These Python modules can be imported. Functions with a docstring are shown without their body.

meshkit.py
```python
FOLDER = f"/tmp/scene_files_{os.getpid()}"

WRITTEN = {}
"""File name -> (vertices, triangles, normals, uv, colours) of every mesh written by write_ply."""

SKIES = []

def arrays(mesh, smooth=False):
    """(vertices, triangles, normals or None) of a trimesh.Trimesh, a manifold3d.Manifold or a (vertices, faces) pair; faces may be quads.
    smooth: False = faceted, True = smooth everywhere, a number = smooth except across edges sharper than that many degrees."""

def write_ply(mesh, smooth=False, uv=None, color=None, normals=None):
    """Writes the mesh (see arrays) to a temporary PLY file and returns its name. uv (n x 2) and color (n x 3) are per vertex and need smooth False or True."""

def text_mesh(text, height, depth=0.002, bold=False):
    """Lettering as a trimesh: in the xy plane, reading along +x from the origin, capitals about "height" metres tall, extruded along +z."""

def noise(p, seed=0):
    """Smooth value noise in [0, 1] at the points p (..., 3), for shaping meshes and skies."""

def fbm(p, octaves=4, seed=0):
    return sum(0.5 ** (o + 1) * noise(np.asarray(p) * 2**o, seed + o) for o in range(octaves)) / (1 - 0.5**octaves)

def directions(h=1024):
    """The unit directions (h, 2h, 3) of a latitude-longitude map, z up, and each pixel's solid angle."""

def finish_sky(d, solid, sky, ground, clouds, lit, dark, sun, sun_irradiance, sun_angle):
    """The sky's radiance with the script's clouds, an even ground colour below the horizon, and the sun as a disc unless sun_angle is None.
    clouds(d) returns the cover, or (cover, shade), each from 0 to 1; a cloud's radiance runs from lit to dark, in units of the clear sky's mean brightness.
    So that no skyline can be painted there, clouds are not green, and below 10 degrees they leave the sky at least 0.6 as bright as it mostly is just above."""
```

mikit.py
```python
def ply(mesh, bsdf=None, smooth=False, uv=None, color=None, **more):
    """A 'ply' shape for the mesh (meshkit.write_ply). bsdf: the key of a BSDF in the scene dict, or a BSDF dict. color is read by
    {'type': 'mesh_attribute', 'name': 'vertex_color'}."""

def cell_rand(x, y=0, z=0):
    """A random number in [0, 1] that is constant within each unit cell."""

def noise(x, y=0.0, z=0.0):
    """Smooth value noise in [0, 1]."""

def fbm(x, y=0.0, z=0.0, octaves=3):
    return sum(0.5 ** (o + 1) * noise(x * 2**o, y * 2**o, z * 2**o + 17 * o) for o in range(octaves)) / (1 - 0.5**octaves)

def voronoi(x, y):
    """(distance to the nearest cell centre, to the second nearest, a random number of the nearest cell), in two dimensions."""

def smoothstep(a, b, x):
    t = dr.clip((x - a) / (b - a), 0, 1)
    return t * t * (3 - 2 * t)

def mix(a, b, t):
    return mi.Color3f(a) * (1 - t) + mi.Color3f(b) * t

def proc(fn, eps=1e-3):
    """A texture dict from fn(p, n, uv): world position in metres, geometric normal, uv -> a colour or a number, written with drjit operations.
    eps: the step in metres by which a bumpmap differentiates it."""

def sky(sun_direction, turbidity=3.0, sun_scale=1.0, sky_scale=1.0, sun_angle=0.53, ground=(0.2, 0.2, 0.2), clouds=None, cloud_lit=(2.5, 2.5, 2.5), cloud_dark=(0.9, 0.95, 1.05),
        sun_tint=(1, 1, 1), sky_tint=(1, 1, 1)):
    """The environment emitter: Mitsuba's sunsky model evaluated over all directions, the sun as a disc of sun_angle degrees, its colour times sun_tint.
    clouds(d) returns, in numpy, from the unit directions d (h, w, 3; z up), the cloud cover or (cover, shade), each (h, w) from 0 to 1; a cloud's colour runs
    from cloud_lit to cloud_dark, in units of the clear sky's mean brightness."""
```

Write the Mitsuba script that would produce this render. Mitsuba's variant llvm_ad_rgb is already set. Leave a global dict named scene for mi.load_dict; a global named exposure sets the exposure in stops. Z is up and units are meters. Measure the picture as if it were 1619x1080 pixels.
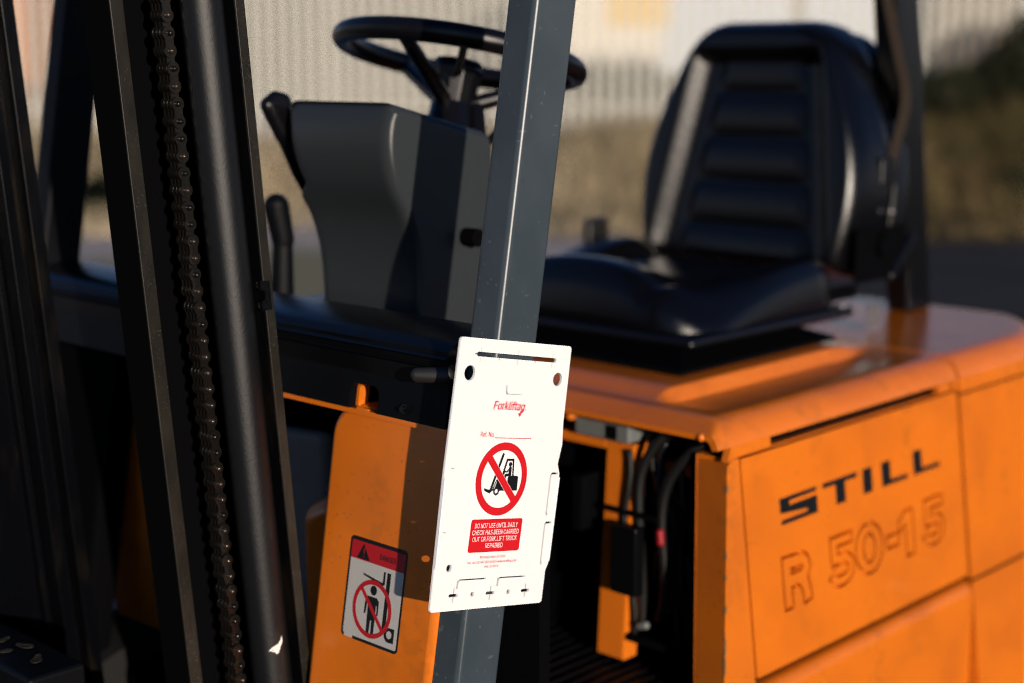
import math
import numpy as np, trimesh, manifold3d as m3, shapely
import mitsuba as mi, drjit as dr
import meshkit, mikit
from mikit import fbm, noise, smoothstep, mix, cell_rand
from shapely import affinity
from shapely.geometry import Polygon, LineString, Point, box as sbox
from shapely.ops import unary_union

T = mi.ScalarTransform4f
scene, labels = {}, {}

# ------------------------------------------------------------------ camera, sky, exposure
# axes: x towards the rear of the truck, y towards its right-hand side (away from the camera), z up
FOC, PW, PH = 2450.0, 1619.0, 1080.0
pitch, yaw = math.atan(443 / FOC), math.radians(43.5)
FH = np.array([math.cos(yaw), math.sin(yaw), 0.0])
RT = np.array([math.sin(yaw), -math.cos(yaw), 0.0])
FW = FH * math.cos(pitch) - np.array([0, 0, math.sin(pitch)])
CAM = np.array([-1.192, -1.150, 1.280])
scene['camera'] = {
    'type': 'thinlens', 'fov': 2 * math.degrees(math.atan(PW / 2 / FOC)), 'fov_axis': 'x',
    'aperture_radius': 0.0130, 'focus_distance': 1.70, 'near_clip': 0.05, 'far_clip': 500.0,
    'to_world': T().look_at(origin=CAM.tolist(), target=(CAM + FW).tolist(), up=[0, 0, 1])}
SUN_AZ, SUN_EL = math.radians(21.5), math.radians(9.8)
tr = FH * math.cos(SUN_AZ) - RT * math.sin(SUN_AZ)
SUN = [-tr[0] * math.cos(SUN_EL), -tr[1] * math.cos(SUN_EL), math.sin(SUN_EL)]
scene['sky'] = mikit.sky(SUN, turbidity=3.0, sky_scale=0.46, sky_tint=(0.50, 0.92, 1.85), sun_scale=1.0, sun_tint=(1.04, 1.48, 3.55),
                         clouds=lambda d: 0.7 * np.exp(-(np.maximum(d[..., 2], 0) / 0.15) ** 2), cloud_lit=(6.0, 5.6, 5.4))
exposure = 2.20

# ------------------------------------------------------------------ materials
def rgb(*c): return {'type': 'rgb', 'value': list(c)}
def two(b): return {'type': 'twosided', 'bsdf': b}
def plastic(c, alpha, ior=1.45): return {'type': 'roughplastic', 'diffuse_reflectance': c, 'alpha': alpha, 'int_ior': ior}
def bump(b, fn, scale, eps=1e-3): return {'type': 'bumpmap', 'arbitrary': mikit.proc(fn, eps), 'scale': scale, 'bsdf': b}

def orange_col(p, n, uv):
    d = fbm(p.x * 9, p.y * 9, p.z * 9, octaves=3)
    sp = smoothstep(0.83, 0.9, noise(p.x * 210, p.y * 210, p.z * 210)) * smoothstep(0.45, 0.75, fbm(p.x * 17 + 5, p.y * 17, p.z * 17, octaves=2))
    c = mix((0.68, 0.163, 0.011), (0.58, 0.137, 0.012), smoothstep(0.35, 0.8, d))
    g = fbm(p.x * 26, p.y * 26, p.z * 5, octaves=3); f = fbm(p.x * 70 + 3, p.y * 70, p.z * 70, octaves=2)
    c = mix(c, (0.36, 0.100, 0.014), 0.38 * smoothstep(0.50, 0.80, g) * smoothstep(0.35, 0.65, f))
    scr = smoothstep(0.965, 0.99, 1 - dr.abs(2 * noise(p.x * 9 + p.z * 31, p.y * 9, p.z * 3) - 1)) * smoothstep(0.62, 0.72, noise(p.x * 6, p.y * 6 + 7, p.z * 6))
    c = mix(c, (0.80, 0.30, 0.08), 0.10 * scr)
    return mix(c, (0.20, 0.08, 0.02), 0.6 * sp)
def chipped_col(p, n, uv):
    edge = p.x - (0.429 - 0.154 * (0.76 - p.z))
    w = smoothstep(0.0055, 0.0005, dr.abs(edge)) * smoothstep(0.007, 0.001, p.y - 0.125 * (p.z - 0.76)) * smoothstep(0.56, 0.66, fbm(p.x * 60, p.y * 60, p.z * 70, octaves=3) + 0.10 * smoothstep(0.66, 0.5, p.z) - 0.02)
    return mix(orange_col(p, n, uv), (0.16, 0.12, 0.055), w)
def grey_col(p, n, uv):
    d = fbm(p.x * 22, p.y * 22, p.z * 14, octaves=4)
    s = smoothstep(0.80, 0.86, noise(p.x * 230, p.y * 230, p.z * 200)) * smoothstep(0.5, 0.6, noise(p.x * 25, p.y * 25 + 4, p.z * 25))
    c = mix((0.037, 0.051, 0.062), (0.045, 0.060, 0.072), smoothstep(0.3, 0.7, d))
    return mix(c, (0.16, 0.16, 0.155), 0.35 * s)
def mast_col(p, n, uv):
    g = fbm(p.x * 40, p.y * 40, p.z * 9, octaves=3)
    return mix((0.0020, 0.0023, 0.0032), (0.0075, 0.006, 0.0045), smoothstep(0.5, 0.8, g))
def sunlit_worn_col(p, n, uv):
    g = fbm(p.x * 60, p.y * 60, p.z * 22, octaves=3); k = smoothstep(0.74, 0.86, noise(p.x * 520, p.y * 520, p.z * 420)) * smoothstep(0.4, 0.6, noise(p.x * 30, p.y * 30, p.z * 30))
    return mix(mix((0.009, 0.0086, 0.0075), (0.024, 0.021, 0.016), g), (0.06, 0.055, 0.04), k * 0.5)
def asphalt_col(p, n, uv):
    g = fbm(p.x * 1.3, p.y * 1.3, 0, octaves=3); f = noise(p.x * 60, p.y * 60, 0)
    return mix((0.035, 0.036, 0.042), (0.075, 0.073, 0.072), 0.6 * g + 0.4 * f)
def slab_col(p, n, uv):
    g = fbm(p.x * 0.9, p.y * 0.9, 3, octaves=4); m = smoothstep(0.55, 0.68, fbm(p.x * 0.6 + 3, p.y * 0.6, 1, octaves=3))
    return mix(mix((0.42, 0.38, 0.34), (0.52, 0.46, 0.41), g), (0.22, 0.21, 0.10), m * 0.8)
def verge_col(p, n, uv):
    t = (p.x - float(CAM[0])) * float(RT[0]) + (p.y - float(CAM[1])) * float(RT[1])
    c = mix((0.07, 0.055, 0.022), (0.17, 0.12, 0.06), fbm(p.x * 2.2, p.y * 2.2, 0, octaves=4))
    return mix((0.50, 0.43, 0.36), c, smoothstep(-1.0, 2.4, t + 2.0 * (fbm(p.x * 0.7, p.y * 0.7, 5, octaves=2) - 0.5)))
def wall_col(p, n, uv):
    q = p.x * float(RT[0]) + p.y * float(RT[1])
    return mix((0.15, 0.145, 0.125), (0.19, 0.18, 0.15), noise(q * 3, p.z * 0.7, 0))
def peel(p, n, uv): return fbm(p.x * 330, p.y * 330, p.z * 330, octaves=2)
def fine(p, n, uv): return fbm(p.x * 120, p.y * 120, p.z * 120, octaves=3)
def peel2(p, n, uv): return fbm(p.x * 760, p.y * 760, p.z * 700, octaves=3)
def wavy(p, n, uv): return fbm(p.x * 7, p.y * 7, p.z * 7, octaves=2)

B = {}
B['orange_paint'] = two(bump(plastic(mikit.proc(orange_col), 0.075, 1.5), wavy, 0.0009, 4e-3))
B['chipped_paint'] = two(plastic(mikit.proc(chipped_col), 0.2))
B['grey_paint'] = two(bump(plastic(mikit.proc(grey_col), 0.12), fine, 0.00006))
B['grey_plastic'] = two(bump(plastic(rgb(0.029, 0.034, 0.037), 0.15, 1.35), peel, 0.00005))
B['mast_paint'] = two(bump(plastic(mikit.proc(mast_col), 0.13, 1.3), peel, 0.00016))
B['cylinder_paint'] = two(bump(plastic(rgb(0.007, 0.0075, 0.0085), 0.24, 1.45), peel2, 0.00030))
B['chain_steel'] = two({'type': 'principled', 'base_color': rgb(0.007, 0.006, 0.005), 'metallic': 0.2, 'roughness': 0.24, 'specular': 0.6})
B['pin_steel'] = two({'type': 'principled', 'base_color': rgb(0.13, 0.10, 0.075), 'metallic': 0.85, 'roughness': 0.22})
B['black_metal'] = two(plastic(rgb(0.003, 0.0034, 0.0042), 0.11, 1.4))
B['matt_black'] = two({'type': 'diffuse', 'reflectance': rgb(0.0028, 0.0029, 0.0036)})
B['dull_black'] = two(plastic(rgb(0.0035, 0.0042, 0.0055), 0.3, 1.2))
B['rubber'] = two(plastic(rgb(0.004, 0.004, 0.005), 0.16))
B['vinyl'] = two(bump(plastic(rgb(0.0022, 0.0022, 0.003), 0.11), fine, 0.0002))
B['floor_rubber'] = two(plastic(rgb(0.004, 0.004, 0.005), 0.35, 1.3))
B['white_plastic'] = two(plastic(rgb(0.86, 0.86, 0.85), 0.22))
B['red_print'] = two(plastic(rgb(0.66, 0.012, 0.018), 0.3))
B['black_print'] = two(plastic(rgb(0.008, 0.008, 0.008), 0.3))
B['sticker_white'] = two(plastic(rgb(0.52, 0.51, 0.47), 0.3))
B['sticker_red'] = two(plastic(rgb(0.45, 0.012, 0.018), 0.3))
B['bare_steel'] = two({'type': 'principled', 'base_color': rgb(0.42, 0.41, 0.39), 'metallic': 0.85, 'roughness': 0.3})
B['grey_box'] = two(plastic(rgb(0.16, 0.17, 0.165), 0.3))
B['cable'] = two(plastic(rgb(0.010, 0.010, 0.010), 0.3, 1.35))
B['sunlit_worn_edge'] = two(bump(plastic(mikit.proc(sunlit_worn_col), 0.2, 1.35), peel2, 0.0002))  # worn flange paint, lightened so the sunlight on the side faces is in the colour
B['knob_grey'] = two(plastic(rgb(0.02, 0.02, 0.02), 0.35))
B['red_plastic'] = two(plastic(rgb(0.28, 0.008, 0.014), 0.25))
B['belt'] = two({'type': 'diffuse', 'reflectance': rgb(0.032, 0.025, 0.02)})
B['pale_steel'] = two({'type': 'diffuse', 'reflectance': rgb(0.49, 0.48, 0.42)})
B['chip_white'] = two({'type': 'diffuse', 'reflectance': rgb(0.75, 0.72, 0.66)})
B['asphalt'] = two({'type': 'diffuse', 'reflectance': mikit.proc(asphalt_col)})
B['slab'] = two({'type': 'diffuse', 'reflectance': mikit.proc(slab_col)})
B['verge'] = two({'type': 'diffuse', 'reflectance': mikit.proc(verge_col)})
B['wall'] = two({'type': 'diffuse', 'reflectance': mikit.proc(wall_col)})
B['dry_blade'] = two({'type': 'diffuse', 'reflectance': {'type': 'mesh_attribute', 'name': 'vertex_color'}})
B['dark_leaf'] = two({'type': 'diffuse', 'reflectance': rgb(0.028, 0.032, 0.018)})
B['dead_leaf'] = two(plastic(rgb(0.05, 0.043, 0.028), 0.5, 1.3))
B['orange_steel'] = two({'type': 'diffuse', 'reflectance': rgb(0.50, 0.17, 0.05)})
B['yellow_steel'] = two({'type': 'diffuse', 'reflectance': rgb(0.72, 0.50, 0.18)})
B['white_panel'] = two({'type': 'diffuse', 'reflectance': rgb(0.52, 0.57, 0.62)})
B['cream_panel'] = two({'type': 'diffuse', 'reflectance': rgb(0.72, 0.66, 0.55)})
B['brick'] = two({'type': 'diffuse', 'reflectance': rgb(0.15, 0.125, 0.09)})
B['bark'] = two({'type': 'diffuse', 'reflectance': rgb(0.05, 0.04, 0.03)})
B['tyre'] = two({'type': 'diffuse', 'reflectance': rgb(0.02, 0.02, 0.02)})
scene.update(B)

# ------------------------------------------------------------------ helpers
def key_for(base):
    if base not in scene and base not in labels: return base
    n = 1
    while f'{base}_{n:03d}' in scene or f'{base}_{n:03d}' in labels: n += 1
    return f'{base}_{n:03d}'
def put(name, mesh, mat, parent=None, smooth=False, label=None, **kw):
    k = key_for(parent + '__' + name if parent else name)
    scene[k] = mesh if isinstance(mesh, dict) else mikit.ply(mesh, mat, smooth=smooth, **kw)
    if label: labels[k] = {'label': label}
    return k
def thing(name, label, cat, group=None, kind=None):
    k = key_for(name)
    labels[k] = {'label': label, 'category': cat}
    if group: labels[k]['group'] = group
    if kind: labels[k]['kind'] = kind
    return k
def tm(man):
    m = man.to_mesh(); return trimesh.Trimesh(np.array(m.vert_properties[:, :3]), np.array(m.tri_verts), process=False)
def cat(*ms): return trimesh.util.concatenate([m for m in ms])
def sph(p, r, seg=20): return m3.Manifold.sphere(r, seg).translate([float(a) for a in p])
def hull(ps, rs, seg=20):
    rs = [rs] * len(ps) if np.isscalar(rs) else rs
    return tm(m3.Manifold.batch_hull([sph(p, r, seg) for p, r in zip(ps, rs)]))
def rb(x0, x1, y0, y1, z0, z1, r=0.003, seg=16):
    r = min(r, 0.499 * min(x1 - x0, y1 - y0, z1 - z0))
    return hull([(x, y, z) for x in (x0 + r, x1 - r) for y in (y0 + r, y1 - r) for z in (z0 + r, z1 - r)], r, seg)
def bx(x0, x1, y0, y1, z0, z1):
    m = trimesh.creation.box((x1 - x0, y1 - y0, z1 - z0)); m.apply_translation(((x0 + x1) / 2, (y0 + y1) / 2, (z0 + z1) / 2)); return m
def ext(poly, d, base=0.0):
    gs = [g for g in getattr(poly, 'geoms', [poly]) if g.area > 1e-12]
    m = cat(*[trimesh.creation.extrude_polygon(g, d, engine='earcut') for g in gs]); m.apply_translation((0, 0, base)); return m
def tube(pts, r, n=14, closed=False):
    P = np.asarray(pts, float); k = len(P); R = np.broadcast_to(r, k)
    t = np.gradient(P, axis=0); t /= np.linalg.norm(t, axis=1, keepdims=True)
    a = np.cross(t[0], [0.31, 0.2, 0.93]); a /= np.linalg.norm(a); vs = []
    for i in range(k):
        a = a - t[i] * (a @ t[i]); a /= np.linalg.norm(a); b = np.cross(t[i], a)
        th = np.linspace(0, 2 * np.pi, n, endpoint=False)
        vs.append(P[i] + R[i] * (np.cos(th)[:, None] * a + np.sin(th)[:, None] * b))
    v = np.vstack(vs + [P[:1], P[-1:]]); f = []
    for i in range(k - 1):
        for j in range(n):
            q = [i * n + j, i * n + (j + 1) % n, (i + 1) * n + (j + 1) % n, (i + 1) * n + j]; f += [q[:3], [q[0], q[2], q[3]]]
    for j in range(n): f += [[k * n, (j + 1) % n, j], [k * n + 1, (k - 1) * n + j, (k - 1) * n + (j + 1) % n]]
    return trimesh.Trimesh(v, f, process=False)
def spline(ctrl, n=40):
    from scipy.interpolate import CubicSpline
    c = np.asarray(ctrl, float); t = np.r_[0, np.cumsum(np.linalg.norm(np.diff(c, axis=0), axis=1))]
    return CubicSpline(t, c)(np.linspace(0, t[-1], n))
def cyl(p0, p1, r, n=24): return tube([p0, p1], r, n)
def shx(m, k, z0):
    m = m.copy(); m.vertices[:, 0] += k * (m.vertices[:, 2] - z0); return m
def frame(m, O, u, v):
    w = np.cross(u, v); M = np.eye(4); M[:3, 0], M[:3, 1], M[:3, 2], M[:3, 3] = u, v, w, O
    m = m.copy(); m.apply_transform(M); return m
def textfit(s, cx, cy, w, h, shear=0.0, bold=False, depth=0.0003, base=0.0):
    m = meshkit.text_mesh(s, 1.0, 1.0, bold); b = m.bounds
    v = m.vertices.copy(); v[:, 0] = (v[:, 0] - (b[0, 0] + b[1, 0]) / 2) * w / (b[1, 0] - b[0, 0])
    v[:, 1] = (v[:, 1] - 0.5) * h; v[:, 0] += shear * v[:, 1]
    v[:, 0] += cx; v[:, 1] += cy; v[:, 2] = v[:, 2] * depth + base
    m.vertices = v; return m
def ring(poly, w): return poly.buffer(w / 2).difference(poly.buffer(-w / 2))
def rrect(x0, y0, x1, y1, r): return sbox(x0 + r, y0 + r, x1 - r, y1 - r).buffer(r, 8)

# ------------------------------------------------------------------ the setting (s metres ahead of the camera spot, t metres to its right)
def W(s, t, z=0.0): return np.array([CAM[0] + FH[0] * s + RT[0] * t, CAM[1] + FH[1] * s + RT[1] * t, z])
def bank(s, t=0.0):
    q = np.clip((np.asarray(s) - 11.5) / 5.5, 0, 1); return 0.42 * q * q * (3 - 2 * q) * np.clip(0.35 + 0.65 * (np.asarray(t) + 3) / 5, 0.35, 1)
def sheet(ss, tt, hf, off=0.0):
    S, Tt = np.meshgrid(ss, tt, indexing='ij'); Z = hf(S, Tt) + off
    v = np.stack([CAM[0] + FH[0] * S + RT[0] * Tt, CAM[1] + FH[1] * S + RT[1] * Tt, Z], -1).reshape(-1, 3)
    n, m = len(ss), len(tt); i = np.arange(n * m).reshape(n, m)
    f = np.concatenate([np.stack([i[:-1, :-1], i[:-1, 1:], i[1:, 1:]], -1).reshape(-1, 3), np.stack([i[:-1, :-1], i[1:, 1:], i[1:, :-1]], -1).reshape(-1, 3)])
    return trimesh.Trimesh(v, f[:, ::-1], process=False)
put('ground', sheet(np.linspace(-200, 300, 3), np.linspace(-250, 250, 3), lambda s, t: 0 * s), 'asphalt'); labels['ground'] = {'label': 'dark grey asphalt yard under the forklift', 'category': 'ground', 'kind': 'structure'}
put('concrete_apron', sheet(np.linspace(3.4, 11.2, 3), np.linspace(-14, 1.2, 3), lambda s, t: 0 * s, 0.006), 'slab'); labels['concrete_apron'] = {'label': 'pale worn concrete ground beyond the forklift cab', 'category': 'pavement', 'kind': 'structure'}
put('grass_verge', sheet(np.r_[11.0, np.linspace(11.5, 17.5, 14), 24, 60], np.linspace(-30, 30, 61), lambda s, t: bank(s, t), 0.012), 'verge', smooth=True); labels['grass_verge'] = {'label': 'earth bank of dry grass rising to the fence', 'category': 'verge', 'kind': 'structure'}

rng = np.random.default_rng(4)
def blades():
    n = 52000; s = rng.uniform(11.3, 18.2, n); t = rng.uniform(-7.5, 7.5, n)
    clump = meshkit.fbm(np.stack([s * 0.9, t * 0.9, 0 * s], 1), 3, 5)
    h = (0.10 + 0.42 * np.clip(clump * 1.5 - 0.25, 0, 1)) * rng.uniform(0.6, 1.3, n) * np.clip((s - 10.8) / 3, 0.3, 1)
    keep = clump > 0.30; s, t, h, clump = s[keep], t[keep], h[keep], clump[keep]; n = len(s)
    base = np.stack([CAM[0] + FH[0] * s + RT[0] * t, CAM[1] + FH[1] * s + RT[1] * t, bank(s, t)], 1)
    a = rng.uniform(0, 2 * np.pi, n); d = np.stack([np.cos(a), np.sin(a), 0 * a], 1); lean = rng.normal(0, 0.28, (n, 2)) * h[:, None]
    w = rng.uniform(0.004, 0.011, n)[:, None]
    mid = base + np.c_[lean * 0.4, h * 0.6]; tip = base + np.c_[lean * 1.2, h]
    v = np.stack([base - d * w, base + d * w, mid - d * w * 0.7, mid + d * w * 0.7, tip], 1).reshape(-1, 3)
    i = np.arange(n)[:, None] * 5; f = np.concatenate([i + [0, 1, 3], i + [0, 3, 2], i + [2, 3, 4]])
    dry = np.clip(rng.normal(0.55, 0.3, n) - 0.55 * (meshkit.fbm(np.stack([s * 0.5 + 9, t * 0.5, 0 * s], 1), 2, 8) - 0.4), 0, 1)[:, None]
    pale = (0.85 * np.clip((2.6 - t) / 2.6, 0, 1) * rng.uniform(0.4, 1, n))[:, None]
    c = (1 - dry) * np.array([0.055, 0.065, 0.02]) + dry * np.array([0.29, 0.20, 0.105]); c = c * (1 - 0.42 * np.clip((t - 2.4) / 1.6, 0, 1)[:, None])  # blades on the right darkened in colour to stand for shade there
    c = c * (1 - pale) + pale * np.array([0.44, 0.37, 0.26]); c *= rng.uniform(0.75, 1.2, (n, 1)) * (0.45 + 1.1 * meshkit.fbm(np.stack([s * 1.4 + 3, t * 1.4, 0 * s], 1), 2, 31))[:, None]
    return trimesh.Trimesh(v, f, process=False), np.repeat(c, 5, 0)
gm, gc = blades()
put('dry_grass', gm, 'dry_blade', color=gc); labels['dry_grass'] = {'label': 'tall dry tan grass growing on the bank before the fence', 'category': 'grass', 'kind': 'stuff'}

# palisade fence
FS = 18.6
fence = thing('palisade_fence', 'pale metal palisade fence along the back of the yard', 'fence')
pal = Polygon([(-0.039, 0.0), (0.039, 0.0), (0.039, 2.25), (0.012, 2.4), (0.0, 2.34), (-0.012, 2.4), (-0.039, 2.25)])
pm = frame(ext(pal, 0.003), W(0, 0) * 0, RT, np.array([0, 0, 1.0]))
pd = mikit.ply(pm, 'pale_steel')
for i in range(-52, 53):
    t = i * 0.155 + 0.02
    put('pale', {**pd, 'to_world': T().translate(W(FS - 0.012, t, 0.03 + float(bank(FS, t))).tolist())}, None, fence)
def fbox(s0, s1, t0, t1, z0, z1):
    return frame(bx(s0, s1, t0, t1, z0, z1), W(0, 0), FH, -RT) if False else frame(bx(t0, t1, z0, z1, -s1, -s0), W(0, 0), RT, np.array([0, 0, 1.0]))
for z in (0.72, 2.15): put('rail', fbox(FS + 0.0, FS + 0.045, -8.3, 8.3, z, z + 0.045), 'pale_steel', fence)
for i in range(-3, 4): put('post', fbox(FS + 0.046, FS + 0.15, i * 2.75 - 0.05 + 0.6, i * 2.75 + 0.05 + 0.6, 0, 2.45), 'pale_steel', fence)

# beyond the fence
wh = thing('industrial_shed', 'long pale clad industrial shed behind the fence, left of the seat', 'building')
def wallclad(t0, t1, z1, s, step=1.0, d=0.008):
    p = [];
    for k in range(int((t1 - t0) / step)):
        a = t0 + k * step; p += [(a, 0), (a + step * 0.94, 0), (a + step * 0.95, d), (a + step * 0.99, d)]
    poly = Polygon(p + [(t1, 0), (t1, -6), (t0, -6)])
    m = ext(poly, z1); v = m.vertices.copy()
    m.vertices = np.array([W(0, 0)]) + v[:, :1] * RT - (v[:, 1:2] - s) * FH + v[:, 2:3] * np.array([0, 0, 1.0]); return m
put('wall', wallclad(-14, 2.0, 4.2, 31), 'wall', wh)
put('roof', fbox(30.8, 37.4, -14.3, 2.3, 4.2, 4.5), 'white_panel', wh)
sk = thing('site_cabin', 'blurred cream cabin with yellow upper band behind the fence, between front pillar and seat', 'cabin')
put('wall', fbox(26.0, 28.4, 0.95, 2.5, 1.25, 1.85), 'cream_panel', sk)
put('upper_band', fbox(25.96, 28.44, 1.55, 2.54, 1.85, 2.9), 'yellow_steel', sk)
put('end_panel', fbox(25.97, 28.43, 0.9, 1.549, 1.85, 2.9), 'cream_panel', sk)
put('skid', fbox(26.1, 28.3, 1.0, 2.45, 0.0, 1.25), 'dark_leaf', sk)
ct = thing('orange_container', 'blurred orange steel container behind the fence at far left', 'container')
put('body', fbox(27, 29.4, -11.6, -8.3, 0.2, 2.9), 'orange_steel', ct)
put('door_bar', fbox(26.95, 27.0, -9.2, -9.12, 0.3, 2.8), 'pale_steel', ct)
put('base_rail', fbox(26.96, 29.44, -11.64, -8.26, 0.02, 0.2), 'bark', ct)
wb = thing('added_trailer', 'added white box trailer beyond the fence, bluish to stand for pale sky', 'trailer')  # added; its bluish white stands in for low sky behind the seat
put('box_body', fbox(34, 36.5, 2.6, 8.2, 1.05, 4.0), 'white_panel', wb)
for q in (4.0, 5.2, 7.4): put('wheel', cyl(W(34.0, q, 0.5), W(34.35, q, 0.5), 0.5), 'tyre', wb, smooth=40)
put('chassis', fbox(34.4, 36.2, 2.8, 8.0, 0.75, 1.05), 'bark', wb)

bb = thing('brick_outbuilding', 'dull brown outbuilding beyond the fence at the far right', 'building')
put('wall', fbox(33, 38, 8.8, 17, 0, 3.6), 'brick', bb)
put('roof', fbox(32.7, 38.3, 8.5, 17.3, 3.6, 3.85), 'bark', bb)
def shrub(s, t, w, h, n, label, seed):
    k = thing('shrub', label, 'shrub', 'dark shrubs along the fence'); g = np.random.default_rng(seed)
    c = g.normal(0, 1, (n, 3)); c /= np.linalg.norm(c, axis=1, keepdims=True); c *= (g.uniform(0.15, 1, (n, 1)) ** 0.45)
    lump = 0.72 + 0.5 * meshkit.fbm(c * 1.7 + seed, 3, seed)[:, None]; c *= lump
    P = np.c_[c[:, 0] * w, c[:, 1] * w * 0.6, h * 0.55 + c[:, 2] * h * 0.5]
    a, b = g.normal(0, 1, (n, 3)), g.normal(0, 1, (n, 3)); a /= np.linalg.norm(a, axis=1, keepdims=True); b = np.cross(a, b); b /= np.linalg.norm(b, axis=1, keepdims=True)
    l = g.uniform(0.02, 0.05, (n, 1)); v = np.stack([P - a * l, P + b * l * 0.5, P + a * l, P - b * l * 0.5], 1).reshape(-1, 3)
    i = np.arange(n)[:, None] * 4; m = trimesh.Trimesh(v, np.concatenate([i + [0, 1, 2], i + [0, 2, 3]]), process=False)
    O = W(s, t, float(bank(s, t))); m = frame(m, O, RT, np.array([0, 0, 1.0])) if False else frame(m, O, RT, np.cross([0, 0, 1.0], RT))
    put('crown', m, 'dark_leaf', k)
    put('trunk', cat(*[cyl(O, O + np.array([g.normal(0, .2) * w, g.normal(0, .2) * w, h * 0.7]), 0.02, 8) for _ in range(4)]), 'bark', k)
shrub(12.6, -3.32, 0.20, 0.36, 900, 'small bush in the pale ground between far pillar and mast rail', 21)
shrub(13.2, 4.35, 0.26, 0.30, 1300, 'low olive tuft at the right frame edge in the grass bank', 22)
shrub(17.6, 4.95, 0.60, 0.80, 3400, 'low dark shrub at the fence foot just right of the rear post', 11)
shrub(17.4, 5.95, 0.70, 1.45, 6200, 'tall dark shrub against the fence at the far right edge', 12)
shrub(14.0, 3.97, 0.22, 0.34, 1500, 'small dark bush alone in the dry grass bank, right of the rear post', 13)
shrub(17.7, 5.45, 0.46, 1.0, 2600, 'dark shrub at the fence between the low one and the tall one', 14)

# ------------------------------------------------------------------ the forklift
fk = thing('forklift', 'orange and grey battery forklift truck with black seat and mast', 'forklift')

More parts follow.
